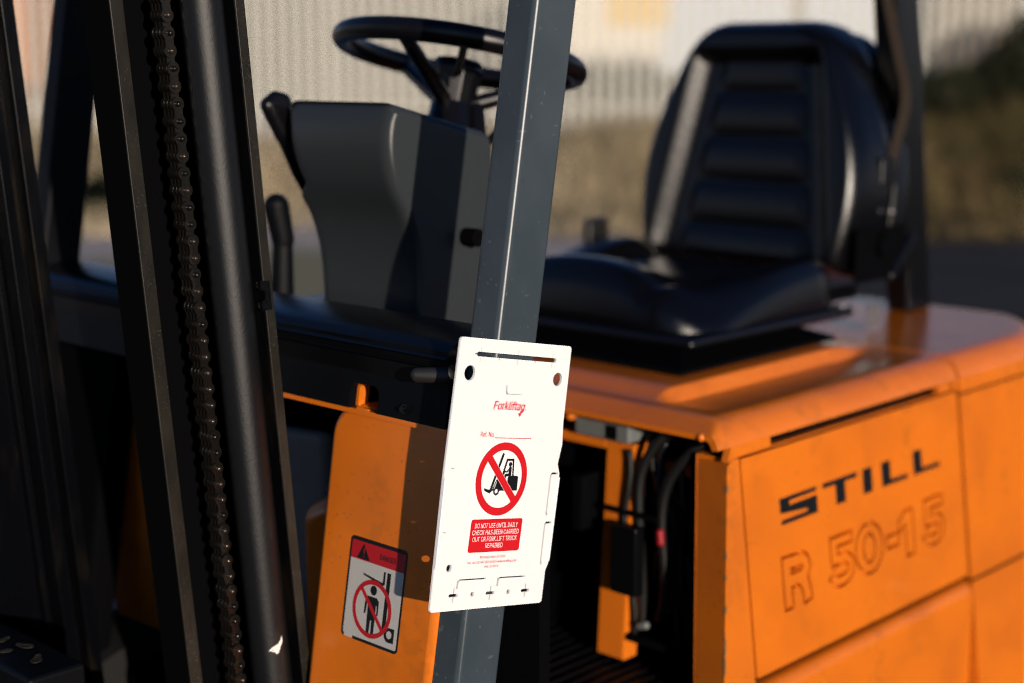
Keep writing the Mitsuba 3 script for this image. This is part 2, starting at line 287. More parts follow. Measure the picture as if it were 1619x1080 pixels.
# --- overhead guard: front pillars lean back with the wheel column
def guard():
    PK, PZ = 0.170, 0.986
    for y0, y1, mt in ((0.006, 0.052, 'grey_paint'), (0.962, 1.008, 'dull_black')):  # far pillar coloured black to stand for the mast shadow on it
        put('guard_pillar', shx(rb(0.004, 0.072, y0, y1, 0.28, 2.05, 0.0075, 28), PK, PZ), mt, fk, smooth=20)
    for y0, y1 in ((0.285, 0.335),):
        put('guard_rear_post', shx(rb(1.40, 1.485, y0, y1, 0.815, 2.05, 0.008), -0.165, 0.83), 'black_metal', fk, smooth=30)
    r = put('guard_roof', cat(rb(0.17, 1.30, 0.0, 0.05, 2.05, 2.10, .01), rb(0.17, 1.30, 0.96, 1.01, 2.05, 2.10, .01), rb(0.17, 0.22, 0.05, 0.96, 2.05, 2.10, .01), rb(1.25, 1.30, 0.05, 0.96, 2.05, 2.10, .01)), 'grey_paint', fk, smooth=30)
    for i in range(7): put('bar', rb(0.22, 1.25, 0.09 + i * 0.125, 0.16 + i * 0.125, 2.06, 2.09, .006), 'grey_paint', r, smooth=30)
guard()

# --- front cowl (ribbed cross bar above a plain panel with a slot)
def cowl():
    prof = [(-0.026, 0.872 + 0.052), (-0.026, 0.943), (-0.030, 0.946), (-0.026, 0.949), (-0.027, 0.954), (-0.031, 0.957), (-0.026, 0.960), (-0.026, 0.964), (-0.020, 0.970), (-0.006, 0.976), (0.03, 0.981), (0.06, 0.981), (0.06, 0.924)]
    m = ext(Polygon(prof), 0.908); m = frame(m, np.array([0, 0.961, 0]), np.array([1.0, 0, 0]), np.array([0, 0, 1.0]))
    put('cross_bar', m, 'black_metal', fk, smooth=35)
    # panel in the leaning plane: local a = -y, b = z
    poly = sbox(-0.961, 0.879, -0.053, 0.928).difference(rrect(-0.216, 0.872, -0.166, 0.9095, 0.011))
    p = put('front_panel', FEN(ext(poly, 0.010, 0.002)), 'dull_black', fk)
    put('slot_cheek', FEN(ext(LineString([(-0.2175, 0.879), (-0.2175, 0.902), (-0.211, 0.9095)]).buffer(0.0022), 0.016, -0.018)), 'orange_paint', p)
    put('slot_back', FEN(bxl(-0.24, -0.14, 0.86, 0.93, -0.040, -0.030)), 'matt_black', p)
    put('lower_lip', FEN(ext(sbox(-0.60, 0.8725, -0.053, 0.8785), 0.013, -0.004)), 'orange_paint', fk)
    put('bolt', FEN(cat(cyl((-0.118, 0.893, 0.01), (-0.118, 0.893, 0.016), 0.0062, 6), cyl((-0.118, 0.893, 0.0161), (-0.118, 0.893, 0.02), 0.0035, 12))), 'black_metal', p)
    put('stop_knob', hull([(-0.045, 0.082, 0.9385), (-0.028, 0.055, 0.9395)], [0.0085, 0.0095]), 'knob_grey', fk, smooth=30)
    put('release_tab', FEN(hull([(-0.205, 0.879, 0.006), (-0.188, 0.8775, 0.006)], 0.003)), 'orange_paint', fk, smooth=30)
def xf(z): return -0.043 + 0.17 * (z - 0.745)
def FEN(m):
    m = m.copy(); v = m.vertices.copy(); m.vertices = np.stack([xf(v[:, 1]) - v[:, 2], -v[:, 0], v[:, 1]], 1); return m
def bxl(*a): return bx(*a)
cowl()

# --- orange fender upright with its warning sticker
def fender():
    pts = []
    def arc(cy, cz, r, a0, a1, n): return [(cy + r * math.cos(a), cz + r * math.sin(a)) for a in np.linspace(a0, a1, n)]
    out = [(0.056, 0.30)] + arc(0.062, 0.862, 0.006, math.pi, math.pi / 2, 3) + arc(0.216, 0.838, 0.030, math.pi / 2, 0, 9) + [(0.238, 0.30)]
    R = 0.012
    ps = [(xf(z) + R + dx, y, z) for y, z in out for dx in (0, 0.022)]
    m = hull(ps, R, 28)
    f = put('fender', m, 'orange_paint', fk, smooth=18, label='orange front upright carrying the warning sticker')
    def A(y, z): return (-y, z)
    o = rrect(-0.1985, 0.6125, -0.1000, 0.7310, 0.006)
    inn = rrect(-0.1953, 0.6160, -0.1030, 0.7265, 0.003)
    black = o.difference(inn)
    black = black.difference(sbox(-0.193, 0.6120, -0.178, 0.6162))
    s = put('warning_sticker', FEN(ext(o.buffer(-0.0004), 0.0004, 0.0)), 'sticker_white', f, label='danger sticker with a red crossed-out standing man')
    def st(name, poly, mat, lvl, d=0.00025): put(name, FEN(ext(poly, d, lvl)), mat, s_par)
    s_par = f
    red = sbox(-0.1953, 0.7052, -0.1030, 0.7265)
    tri = Polygon([(-0.1748, 0.7245), (-0.1848, 0.7066), (-0.1620, 0.7066)])
    exc = unary_union([Polygon([(-0.1742, 0.7195), (-0.1720, 0.7195), (-0.1726, 0.7125), (-0.1736, 0.7125)]), Point(-0.1731, 0.7098).buffer(0.0010)])
    c = (-0.1498, 0.6535); R_ = 0.0335
    prohib = unary_union([Point(*c).buffer(R_, 24).difference(Point(*c).buffer(R_ - 0.0055, 24)), LineString([(c[0] - 0.0225, c[1] + 0.0225), (c[0] + 0.0235, c[1] - 0.0235)]).buffer(0.0024, cap_style=2)])
    man = unary_union([Point(-0.1500, 0.6752).buffer(0.0056), Polygon([(-0.1622, 0.6645), (-0.1590, 0.6675), (-0.1430, 0.6675), (-0.1392, 0.6640), (-0.1388, 0.6480), (-0.1415, 0.6480), (-0.1420, 0.6590), (-0.1432, 0.6590), (-0.1432, 0.6225), (-0.1480, 0.6225), (-0.1486, 0.6405), (-0.1505, 0.6405), (-0.1512, 0.6225), (-0.1560, 0.6225), (-0.1575, 0.6590), (-0.1588, 0.6590), (-0.1600, 0.6465), (-0.1630, 0.6465)])])
    mast = unary_union([sbox(-0.1300, 0.6330, -0.1238, 0.7000), Polygon([(-0.1705, 0.6915), (-0.1702, 0.6893), (-0.1365, 0.6835), (-0.1328, 0.6850), (-0.1330, 0.7000), (-0.1360, 0.7000), (-0.1364, 0.6868)]), Point(-0.1168, 0.6310).buffer(0.0085).difference(Point(-0.1168, 0.6315).buffer(0.0045)), sbox(-0.1140, 0.6230, -0.1085, 0.6395).difference(Point(-0.1168, 0.6315).buffer(0.0045))])
    put('sticker_red_band', FEN(ext(red, 0.0002, 0.0004)), 'sticker_red', f)
    put('sticker_figures', FEN(cat(ext(unary_union([man, mast]), 0.0002, 0.0004), ext(tri.difference(exc), 0.0002, 0.0006), ext(black, 0.0002, 0.0004), textfit('DANGER', -0.1318, 0.7153, 0.0275, 0.0058, 0, True, 0.0002, 0.0006))), 'black_print', f)
    put('sticker_prohibition_ring', FEN(ext(prohib, 0.0002, 0.0006)), 'sticker_red', f)
    # lower chassis behind the fenders, seen between mast and fender
    put('far_shade_plate', shx(rb(0.0, 0.05, 0.80, 0.955, 0.30, 0.87, 0.012), 0.17, 0.745), 'matt_black', fk, smooth=30)  # black plate added for the shade where the far fender would be
    put('drive_cover', hull([(0.112, 0.437, 0.775), (0.112, 0.60, 0.765), (0.112, 0.437, 0.5), (0.112, 0.60, 0.5)], 0.012), 'grey_box', fk, smooth=30, label='grey cover behind the orange fender')
    put('motor_guard', hull([(0.088, 0.375, 0.69), (0.088, 0.405, 0.675), (0.088, 0.41, 0.40), (0.088, 0.32, 0.40)], [0.03, 0.03, 0.026, 0.03]), 'orange_paint', fk, smooth=30)
    put('front_plate', hull([(0.06, 0.66, 0.78), (0.06, 0.80, 0.81), (0.06, 0.90, 0.60), (0.06, 0.68, 0.44), (0.06, 0.88, 0.44)], 0.008), 'orange_paint', fk, smooth=30)
    put('bulkhead', bx(0.126, 0.145, 0.055, 0.96, 0.42, 0.92), 'matt_black', fk)
fender()

# --- steering console, column, wheel, levers
def console():
    prof = [(0.125, 1.229), (0.112, 1.180), (0.113, 1.160), (0.124, 1.120), (0.145, 1.083), (0.158, 1.040), (0.160, 0.98), (0.160, 0.80), (0.30, 0.80), (0.305, 1.0), (0.303, 1.165), (0.298, 1.183), (0.285, 1.190)]
    # loft across the width with rounded side edges
    ys = [0.300, 0.3015, 0.306, 0.313, 0.322]; ins = [0.022, 0.012, 0.0045, 0.001, 0.0]
    far = 0.500
    st = [(y, i) for y, i in zip(ys, ins)] + [(far - (y - 0.300), i) for y, i in list(zip(ys, ins))[::-1]]
    P = Polygon(prof); cx, n = P.centroid.x, 0
    dense = spline(prof[:8], 40).tolist()[:-1] + prof[7:]
    base = np.array(dense); vs = []
    nrm = np.zeros_like(base)
    e = np.roll(base, -1, 0) - np.roll(base, 1, 0); nn = np.stack([-e[:, 1], e[:, 0]], 1); nn /= np.linalg.norm(nn, axis=1, keepdims=True) + 1e-12
    sgn = 1 if P.contains(Point(*(base[5] + nn[5] * 1e-3))) else -1
    for y, i in st:
        q = base + sgn * nn * np.array([[0.55 * i, 0.55 * i]])
        yy = np.full(len(q), y)
        if y > 0.4: yy = yy + np.interp(q[:, 1], [0.9, 0.95, 1.08, 1.10, 1.12, 1.23], [-0.008, -0.006, 0.010, 0.013, -0.014, 0.010])
        vs.append(np.c_[q[:, 0], yy, q[:, 1]])
    k = len(base); V = np.vstack(vs); f = []
    for a in range(len(st) - 1):
        for j in range(k):
            j2 = (j + 1) % k; f += [[a * k + j, a * k + j2, (a + 1) * k + j2], [a * k + j, (a + 1) * k + j2, (a + 1) * k + j]]
    import mapbox_earcut
    for a, flip in ((0, True), (len(st) - 1, False)):
        tri = mapbox_earcut.triangulate_float64(base, np.array([k], np.uint32)).reshape(-1, 3) + a * k
        f += (tri[:, ::-1] if flip else tri).tolist()
    m = trimesh.Trimesh(V, f, process=False); trimesh.repair.fix_normals(m)
    c = put('steering_console', m, 'grey_plastic', fk, smooth=40)
    put('knob', cyl((0.246, 0.2985, 1.052), (0.246, 0.275, 1.052), 0.012), 'matt_black', c, smooth=40)
    # column and wheel
    ph = math.radians(13); n_ = np.array([math.sin(ph), 0, math.cos(ph)]); e1 = np.array([math.cos(ph), 0, -math.sin(ph)]); e2 = np.array([0, 1.0, 0])
    Cw = np.array([0.360, 0.423, 1.287]); R = 0.181
    def P_(al, r, d): return Cw + r * (math.cos(al) * e1 + math.sin(al) * e2) + d * n_
    th = np.linspace(0, 2 * np.pi, 97)
    rim = tube([P_(a, R - 0.0155, 0) for a in th], 0.0155, 20)
    w = put('steering_wheel', rim, 'rubber', fk, smooth=True)
    hubz = -0.075
    put('hub', cat(hull([P_(a, 0.030, -0.02) for a in th[::8]] + [P_(a, 0.022, hubz) for a in th[::8]], 0.006), ), 'rubber', w, smooth=35)
    put('horn_button', hull([P_(a, 0.030, -0.010) for a in th[::6]], 0.004), 'vinyl', w, smooth=30)
    # angles measured in the wheel plane; the camera looks from direction -FH
    cam_dir = math.atan2(-FH[1], -FH[0]); right = math.atan2(RT[1], RT[0])
    for dpx, nr in ((117, 1), (237, 1), (357, 1)):
        al = right + math.radians(-dpx) if False else right - math.radians(dpx)
        put('spoke', hull([P_(al, R - 0.016, -0.002), P_(al, 0.030, hubz + 0.012)], [0.0095, 0.0120]), 'rubber', w, smooth=35)
    al = right - math.radians(86)
    put('spoke', hull([P_(al, R - 0.02, -0.002), P_(al, 0.05, -0.03)], [0.006, 0.0055]), 'rubber', w, smooth=35)
    foot = Cw + hubz * n_
    put('column', hull([foot, np.array([0.305, 0.40, 1.13])], [0.031, 0.044]), 'rubber', fk, smooth=35)
    put('column_stay', hull([foot + np.array([0.02, -0.03, 0.0]), np.array([0.325, 0.35, 1.13])], [0.010, 0.014]), 'rubber', fk, smooth=35)
    ls = put('indicator_stalk', tube(spline([(0.34, 0.35, 1.17), (0.36, 0.32, 1.21), (0.375, 0.295, 1.245)], 12), 0.006), 'rubber', fk, smooth=True)
    # hydraulic levers beyond the console
    L = put('lever', hull([(0.190, 0.54, 1.095), (0.166, 0.54, 1.130), (0.132, 0.54, 1.195)], [0.014, 0.0135, 0.0125]), 'black_metal', fk, smooth=35)
    put('knob', hull([(0.137, 0.54, 1.183), (0.112, 0.54, 1.222), (0.136, 0.54, 1.226), (0.124, 0.54, 1.231)], [0.0135, 0.011, 0.0125, 0.010]), 'rubber', L, smooth=35)
    put('lever', hull([(0.168, 0.60, 1.078), (0.178, 0.60, 1.03)], [0.0185, 0.0165]), 'dull_black', fk, smooth=35)
    put('lever', hull([(0.178, 0.60, 1.03), (0.172, 0.60, 0.90)], [0.014, 0.019]), 'dull_black', fk, smooth=35)
    put('lever_box', rb(0.14, 0.30, 0.505, 0.66, 0.80, 0.935, 0.01), 'grey_plastic', fk, smooth=30)
console()

# --- mast: two channels, cylinder, chain, lower carriage bar
ML, MZ = -0.0873, 0.96
def mast():
    z0, z1 = 0.12, 1.95
    S = lambda m: shx(m, ML, MZ)
    ch = put('mast_channel', S(cat(bx(-0.1115, -0.1095, 0.263, 0.300, z0, z1), bx(-0.109, -0.078, 0.2985, 0.318, z0, z1))), 'mast_paint', fk, smooth=30, label='outer mast channel on the near side')  # thin front skin darker than the flange, its shade put into the colour
    put('flange', S(rb(-0.1105, -0.0975, 0.2615, 0.2985, z0, z1, 0.0012)), 'sunlit_worn_edge', ch, smooth=30)
    clip = Polygon([(0, 0), (0.014, 0), (0.014, 0.034), (0, 0.034), (0, 0.024), (0.006, 0.022), (0.006, 0.013), (0, 0.011)])
    cm = ext(clip, 0.004); cm = frame(cm, np.array([-0.1185, 0.2615, 1.000]), np.array([1.0, 0, 0]), np.array([0, 0, 1.0]))
    cm2 = rb(-0.1185, -0.1125, 0.2635, 0.276, 1.001, 1.009, .001); cm3 = rb(-0.1185, -0.1125, 0.2635, 0.276, 1.025, 1.033, .001)
    put('clip', S(cat(cm, cm2, cm3)), 'mast_paint', ch)
    cy = put('lift_cylinder', S(cyl((-0.138, 0.286, z0), (-0.138, 0.286, z1), 0.0242, 64)), 'cylinder_paint', fk, smooth=40)
    # paint chip on the cylinder, a thin curved flake
    g = np.random.default_rng(2); fl = []
    up = [(-0.42, 0.0), (-0.25, 0.0035), (-0.05, 0.0060), (0.12, 0.0072), (0.3, 0.0115), (0.42, 0.0165)]; dn = [(0.42, 0.0085), (0.3, 0.0045), (0.12, -0.0035), (0.0, -0.0055), (-0.1, -0.002), (-0.25, -0.001)]
    ang0 = math.radians(-106); rows = []
    for (a, z) in up + dn:
        an = ang0 + a * 0.9; rows.append((-0.138 + 0.02455 * math.cos(an), 0.286 + 0.02455 * math.sin(an), 0.588 + z))
    rows = np.array(rows); c = np.array([[-0.138 + 0.0248 * math.cos(ang0 + 0.05), 0.286 + 0.0248 * math.sin(ang0 + 0.05), 0.589]])
    tri = [[len(rows), i, (i + 1) % len(rows)] for i in range(len(rows))]
    put('paint_chip', S(trimesh.Trimesh(np.vstack([rows, c]), tri, process=False)), 'chip_white', cy, label='white bare patch where paint is chipped')
    put('mast_rail', S(cat(bx(-0.2225, -0.2205, 0.3362, 0.388, z0, z1), bx(-0.206, -0.10, 0.368, 0.386, z0, z1), bx(-0.125, -0.108, 0.300, 0.372, z0, z1))), 'matt_black', fk, smooth=30, label='inner mast rail beside the chain')  # front skin, web and back plate near black, shade put into their colour
    put('flange', S(rb(-0.2215, -0.204, 0.335, 0.387, z0, z1, 0.0014)), 'sunlit_worn_edge', fk + '__mast_rail', smooth=30)
    put('mast_rail', S(cat(rb(-0.222, -0.208, 0.622, 0.690, z0, z1, 0.0022), bx(-0.209, -0.185, 0.648, 0.688, z0, z1), rb(-0.190, -0.172, 0.624, 0.690, z0, z1, 0.0022), rb(-0.232, -0.2225, 0.648, 0.69, z0, z1, 0.002), bx(-0.30, -0.2325, 0.66, 0.69, z0, z1))), 'mast_paint', fk, smooth=30, label='mast rail on the far side with grease along its edges')
    # leaf chain
    pitch = 0.01905; n = 46; zc = 0.51
    chain = fk + '__lift_chain'; labels[chain] = {'label': 'greasy leaf chain between cylinder and inner rail'}
    link = LineString([(0, 0), (0, pitch)]).buffer(0.0080, 10); waist = unary_union([Point(0, 0).buffer(0.0078, 10), Point(0, pitch).buffer(0.0078, 10), sbox(-0.0052, 0, 0.0052, pitch)])
    def plates(y0s):
        ms = []
        for y in y0s:
            m = ext(waist, 0.0026); ms.append(frame(m, np.array([0, y + 0.0026, 0]), np.array([1.0, 0, 0]), np.array([0, 0, 1.0])))
        return cat(*ms)
    dA, dB = mikit.ply(plates((0.0000, 0.0066, 0.0132, 0.0198)), 'chain_steel'), mikit.ply(plates((0.0033, 0.0099, 0.0165)), 'chain_steel')
    pinm = cat(cyl((0, -0.0016, 0), (0, 0.0246, 0), 0.0033, 12), hull([(0, -0.0016, 0)], 0.0032, 12))
    dP, dQ = mikit.ply(pinm, 'pin_steel', smooth=40), mikit.ply(pinm, 'chain_steel', smooth=40); tilt = T().rotate([0, 1, 0], math.degrees(math.atan(ML)))
    for i in range(n):
        z = zc + i * pitch; x = -0.1745 + ML * (z - MZ)
        M = T().translate([x, 0.2985, z]) @ tilt
        M = M @ T().translate([float(g.normal(0, 0.0003)), float(g.normal(0, 0.0005)), 0]).rotate([0, 1, 0], float(g.normal(0, 1.2)))
        scene[key_for(chain + '__link')] = {**(dA if i % 2 else dB), 'to_world': M}
        scene[key_for(chain + '__pin')] = {**(dP if g.random() < 0.6 else dQ), 'to_world': M}
    put('carriage_bar', rb(-0.36, -0.285, 0.40, 1.02, 0.44, 0.585, 0.006), 'dull_black', fk, smooth=30)
    put('carriage_plate', rb(-0.30, -0.26, 0.34, 0.70, 0.10, 0.52, 0.006), 'matt_black', fk, smooth=30)
mast()

# --- seat
def pillow(outline, top, bottom, er, s0=0.80, nr=30):
    o = np.asarray(outline); c = o.mean(0); S = np.r_[np.linspace(1, s0, 10), np.linspace(s0, 0.02, nr)[1:]]
    rows, k = [], len(o)
    for s in S:
        p = c + (o - c) * s; e = math.sqrt(max(0, 1 - ((s - s0) / (1 - s0)) ** 2)) if s > s0 else 1.0
        rows.append(np.c_[p, bottom + er * 0 + (top(p[:, 0], p[:, 1]) - bottom) * (0.35 + 0.65 * e)])
    rows = [np.c_[c + (o - c) * s, np.full(k, bottom)] for s in (0.3, 0.97)] + [np.c_[o, bottom + 0.2 * (top(o[:, 0], o[:, 1]) - bottom)]] + rows
    V = np.vstack(rows + [np.r_[c, top(c[:1], c[1:])][None]]); f = []
    for a in range(len(rows) - 1):
        for j in range(k):
            j2 = (j + 1) % k; f += [[a * k + j, a * k + j2, (a + 1) * k + j2], [a * k + j, (a + 1) * k + j2, (a + 1) * k + j]]
    a = len(rows) - 1; f += [[a * k + j, a * k + (j + 1) % k, len(V) - 1] for j in range(k)]
    m = trimesh.Trimesh(V, f, process=False); trimesh.repair.fix_normals(m); return m
def resample(poly, n):
    r = poly.exterior; return np.array([r.interpolate(t, normalized=True).coords[0] for t in np.linspace(0, 1, n, endpoint=False)])
def sm(a, b, x):
    t = np.clip((x - a) / (b - a), 0, 1); return t * t * (3 - 2 * t)
def seat():
    st = fk + '__seat'; labels[st] = {'label': 'black vinyl driver seat with pleated backrest'}
    def top(x, y):
        t = np.abs((y - 0.515) / 0.25); fr = np.exp(-((x - 0.745) / 0.085) ** 2)
        return 0.918 + 0.046 * fr * (1 - np.clip(t, 0, 1) ** 2) - 0.05 * np.clip(t, 0, 1) ** 3 * np.exp(-((x - 0.70) / 0.16) ** 2) + 0.034 * sm(0.55, 0.8, t) * sm(0.70, 1.1, x) - 0.010 * np.exp(-((t - 0.60) / 0.05) ** 2)
    o = resample(rrect(0.695, 0.262, 1.16, 0.768, 0.10), 160)
    put('cushion', pillow(o, top, 0.846, 0.03, 0.84), 'vinyl', st, smooth=True)
    put('base', hull([(x, y, 0.834) for x in (0.575, 0.985) for y in (0.190, 0.83)] + [(x, y, 0.845) for x in (0.66, 0.97) for y in (0.255, 0.775)], 0.004), 'matt_black', st, smooth=30)
    put('base_rim', rb(0.680, 1.15, 0.250, 0.780, 0.843, 0.862, 0.008), 'rubber', st, smooth=30)
    hw = [(0.0, 0.228), (0.09, 0.246), (0.17, 0.248), (0.26, 0.230), (0.33, 0.204), (0.39, 0.178), (0.43, 0.152), (0.452, 0.122), (0.460, 0.08)]
    right = spline([(w, h) for h, w in hw], 50); ol = Polygon(np.vstack([right, (right * [-1, 1])[::-1]])).buffer(-0.006).buffer(0.006)
    def bt(w, h):
        edge = 0.203 - 0.165 * h
        bol = sm(edge - 0.034, edge + 0.014, np.abs(w)); tb = sm(0.375, 0.405, h); b = np.maximum(bol, tb)
        pleat = 0.0085 * np.abs(np.cos(np.pi * (h - 0.035) / 0.083)) ** 0.55 * sm(0, 0.03, edge - 0.045 - np.abs(w))
        return 0.052 + 0.037 * b + (1 - b) * pleat
    m = pillow(resample(ol, 180), bt, -0.045, 0.03, 0.86, 70)
    a = math.radians(9); U = np.array([math.sin(a), 0, math.cos(a)]); D = np.array([-math.cos(a), 0, math.sin(a)])
    # local (w, h, depth): w -> -y so the frame stays right handed
    m = frame(m, np.array([1.231, 0.513, 0.895]), np.array([0, -1.0, 0]), U); nn = np.cross([0, -1.0, 0], U)
    put('backrest', m, 'vinyl', st, smooth=True)
    put('back_shell', frame(pillow(resample(ol.buffer(-0.004), 120), lambda w, h: -0.044 + 0 * w, -0.105, 0.02, 0.9, 12), np.array([1.231, 0.513, 0.895]), np.array([0, -1.0, 0]), U), 'rubber', st, smooth=40)
    put('seat_slide', cat(rb(0.98, 1.20, 0.275, 0.295, 0.868, 0.890, 0.004)), 'matt_black', st, smooth=30)
    put('recliner', cat(rb(1.17, 1.33, 0.262, 0.270, 0.895, 0.99, 0.004), cyl((1.25, 0.262, 0.96), (1.25, 0.25, 0.96), 0.022)), 'matt_black', st, smooth=30)
    for p in ((1.248, 0.27, 1.019), (1.292, 0.27, 1.014), (1.127, 0.262, 0.862)): put('bolt', hull([p], 0.0065), 'bare_steel', st, smooth=40)
    put('recliner_handle', hull([(1.284, 0.262, 0.900), (1.350, 0.262, 0.962)], 0.011), 'black_metal', st, smooth=30)
    put('far_bracket', rb(1.04, 1.10, 0.765, 0.785, 0.90, 0.985, 0.008), 'rubber', st, smooth=30)
    put('hinge_plate', rb(1.166, 1.206, 0.232, 0.236, 0.820, 0.862, 0.001), 'bare_steel', st, label='bright steel bracket at the seat foot')
    # belt hanging behind the backrest
    path = spline([(1.225, 0.27, 1.47), (1.25, 0.27, 1.385), (1.268, 0.27, 1.347), (1.308, 0.27, 1.266), (1.327, 0.27, 1.221), (1.314, 0.27, 1.165), (1.293, 0.27, 1.09)], 40)
    rows = []
    for p in path: rows += [p + np.array([-0.007, 0.006, 0]), p + np.array([0.007, -0.006, 0])]
    V = np.array(rows); off = np.array([-0.0010, -0.0014, 0]); V2 = np.vstack([V, V + off]); f = []; N = len(V)
    for i in range(len(path) - 1):
        q = [2 * i, 2 * i + 1, 2 * i + 3, 2 * i + 2]; f += [[q[0], q[1], q[2]], [q[0], q[2], q[3]], [N + q[2], N + q[1], N + q[0]], [N + q[3], N + q[2], N + q[0]]]
        f += [[q[1], N + q[1], N + q[2]], [q[1], N + q[2], q[2]], [N + q[0], q[0], q[3]], [N + q[0], q[3], N + q[3]]]
    put('seat_belt', trimesh.Trimesh(V2, f, process=False), 'belt', st)
    put('belt_buckle', rb(1.245, 1.295, 0.262, 0.276, 1.062, 1.112, 0.006), 'rubber', st, smooth=30)
seat()

# --- hood, battery door, counterweight
def SIDE(m):   # local (x, z, out)
    m = m.copy(); v = m.vertices.copy(); m.vertices = np.stack([v[:, 0], 0.125 * (v[:, 1] - 0.76) - v[:, 2], v[:, 1]], 1); return m
def hoodprof(x):
    """Half section (y, z) of the hood at x: rounded side, flat front band and rear, shallow tray and raised seat deck between."""
    k = sm(0.462, 0.52, x) * (1 - sm(0.93, 1.05, x)); cap = 0.7985 + (x - 0.410) * 0.46
    arc = [(0.046 - 0.046 * math.cos(a), 0.769 + 0.046 * math.sin(a)) for a in np.linspace(0.2749, math.pi / 2, 12)]
    tray = [(0.060, 0.8146), (0.075, 0.8128), (0.140, 0.8085), (0.145, 0.8092), (0.157, 0.8258), (0.164, 0.8282), (0.25, 0.830), (0.40, 0.8305)]
    return [(y, min(z, cap)) for y, z in arc + [(y, 0.8152 * (1 - k) + z * k) for y, z in tray]]
def loft_x(xs, half, endoff, zdrop=None, thick=0.007):
    """Sheet skin over x stations, mirrored about half."""
    rows = []
    for x in xs:
        p = np.array(hoodprof(x)); q = np.vstack([p, np.c_[2 * half - p[::-1, 0], p[::-1, 1]]]); inner = q.copy()
        inner[:, 1] -= thick; inner[:, 0] = half + (inner[:, 0] - half) * (1 - thick / half); inner[[0, -1], 1] = q[0, 1]
        r = np.vstack([q, inner[::-1]]); k, n = len(r), len(q); o = endoff(x); r[:, 0] = half + (r[:, 0] - half) * (1 - o / half)
        if zdrop: r[:, 1] -= zdrop(x)
        rows.append(np.c_[np.full(k, x), r])
    V = np.vstack(rows); f = []
    for a in range(len(xs) - 1):
        for j in range(k):
            j2 = (j + 1) % k; f += [[a * k + j, (a + 1) * k + j2, a * k + j2], [a * k + j, (a + 1) * k + j, (a + 1) * k + j2]]
    for a in (0, len(xs) - 1):
        for j in range(n - 1):
            t = [a * k + j, a * k + j + 1, a * k + k - 2 - j, a * k + k - 1 - j]; tt = [[t[0], t[1], t[2]], [t[0], t[2], t[3]]]
            f += tt if a == 0 else [x[::-1] for x in tt]
    m = trimesh.Trimesh(V, f, process=False); trimesh.repair.fix_normals(m); return m
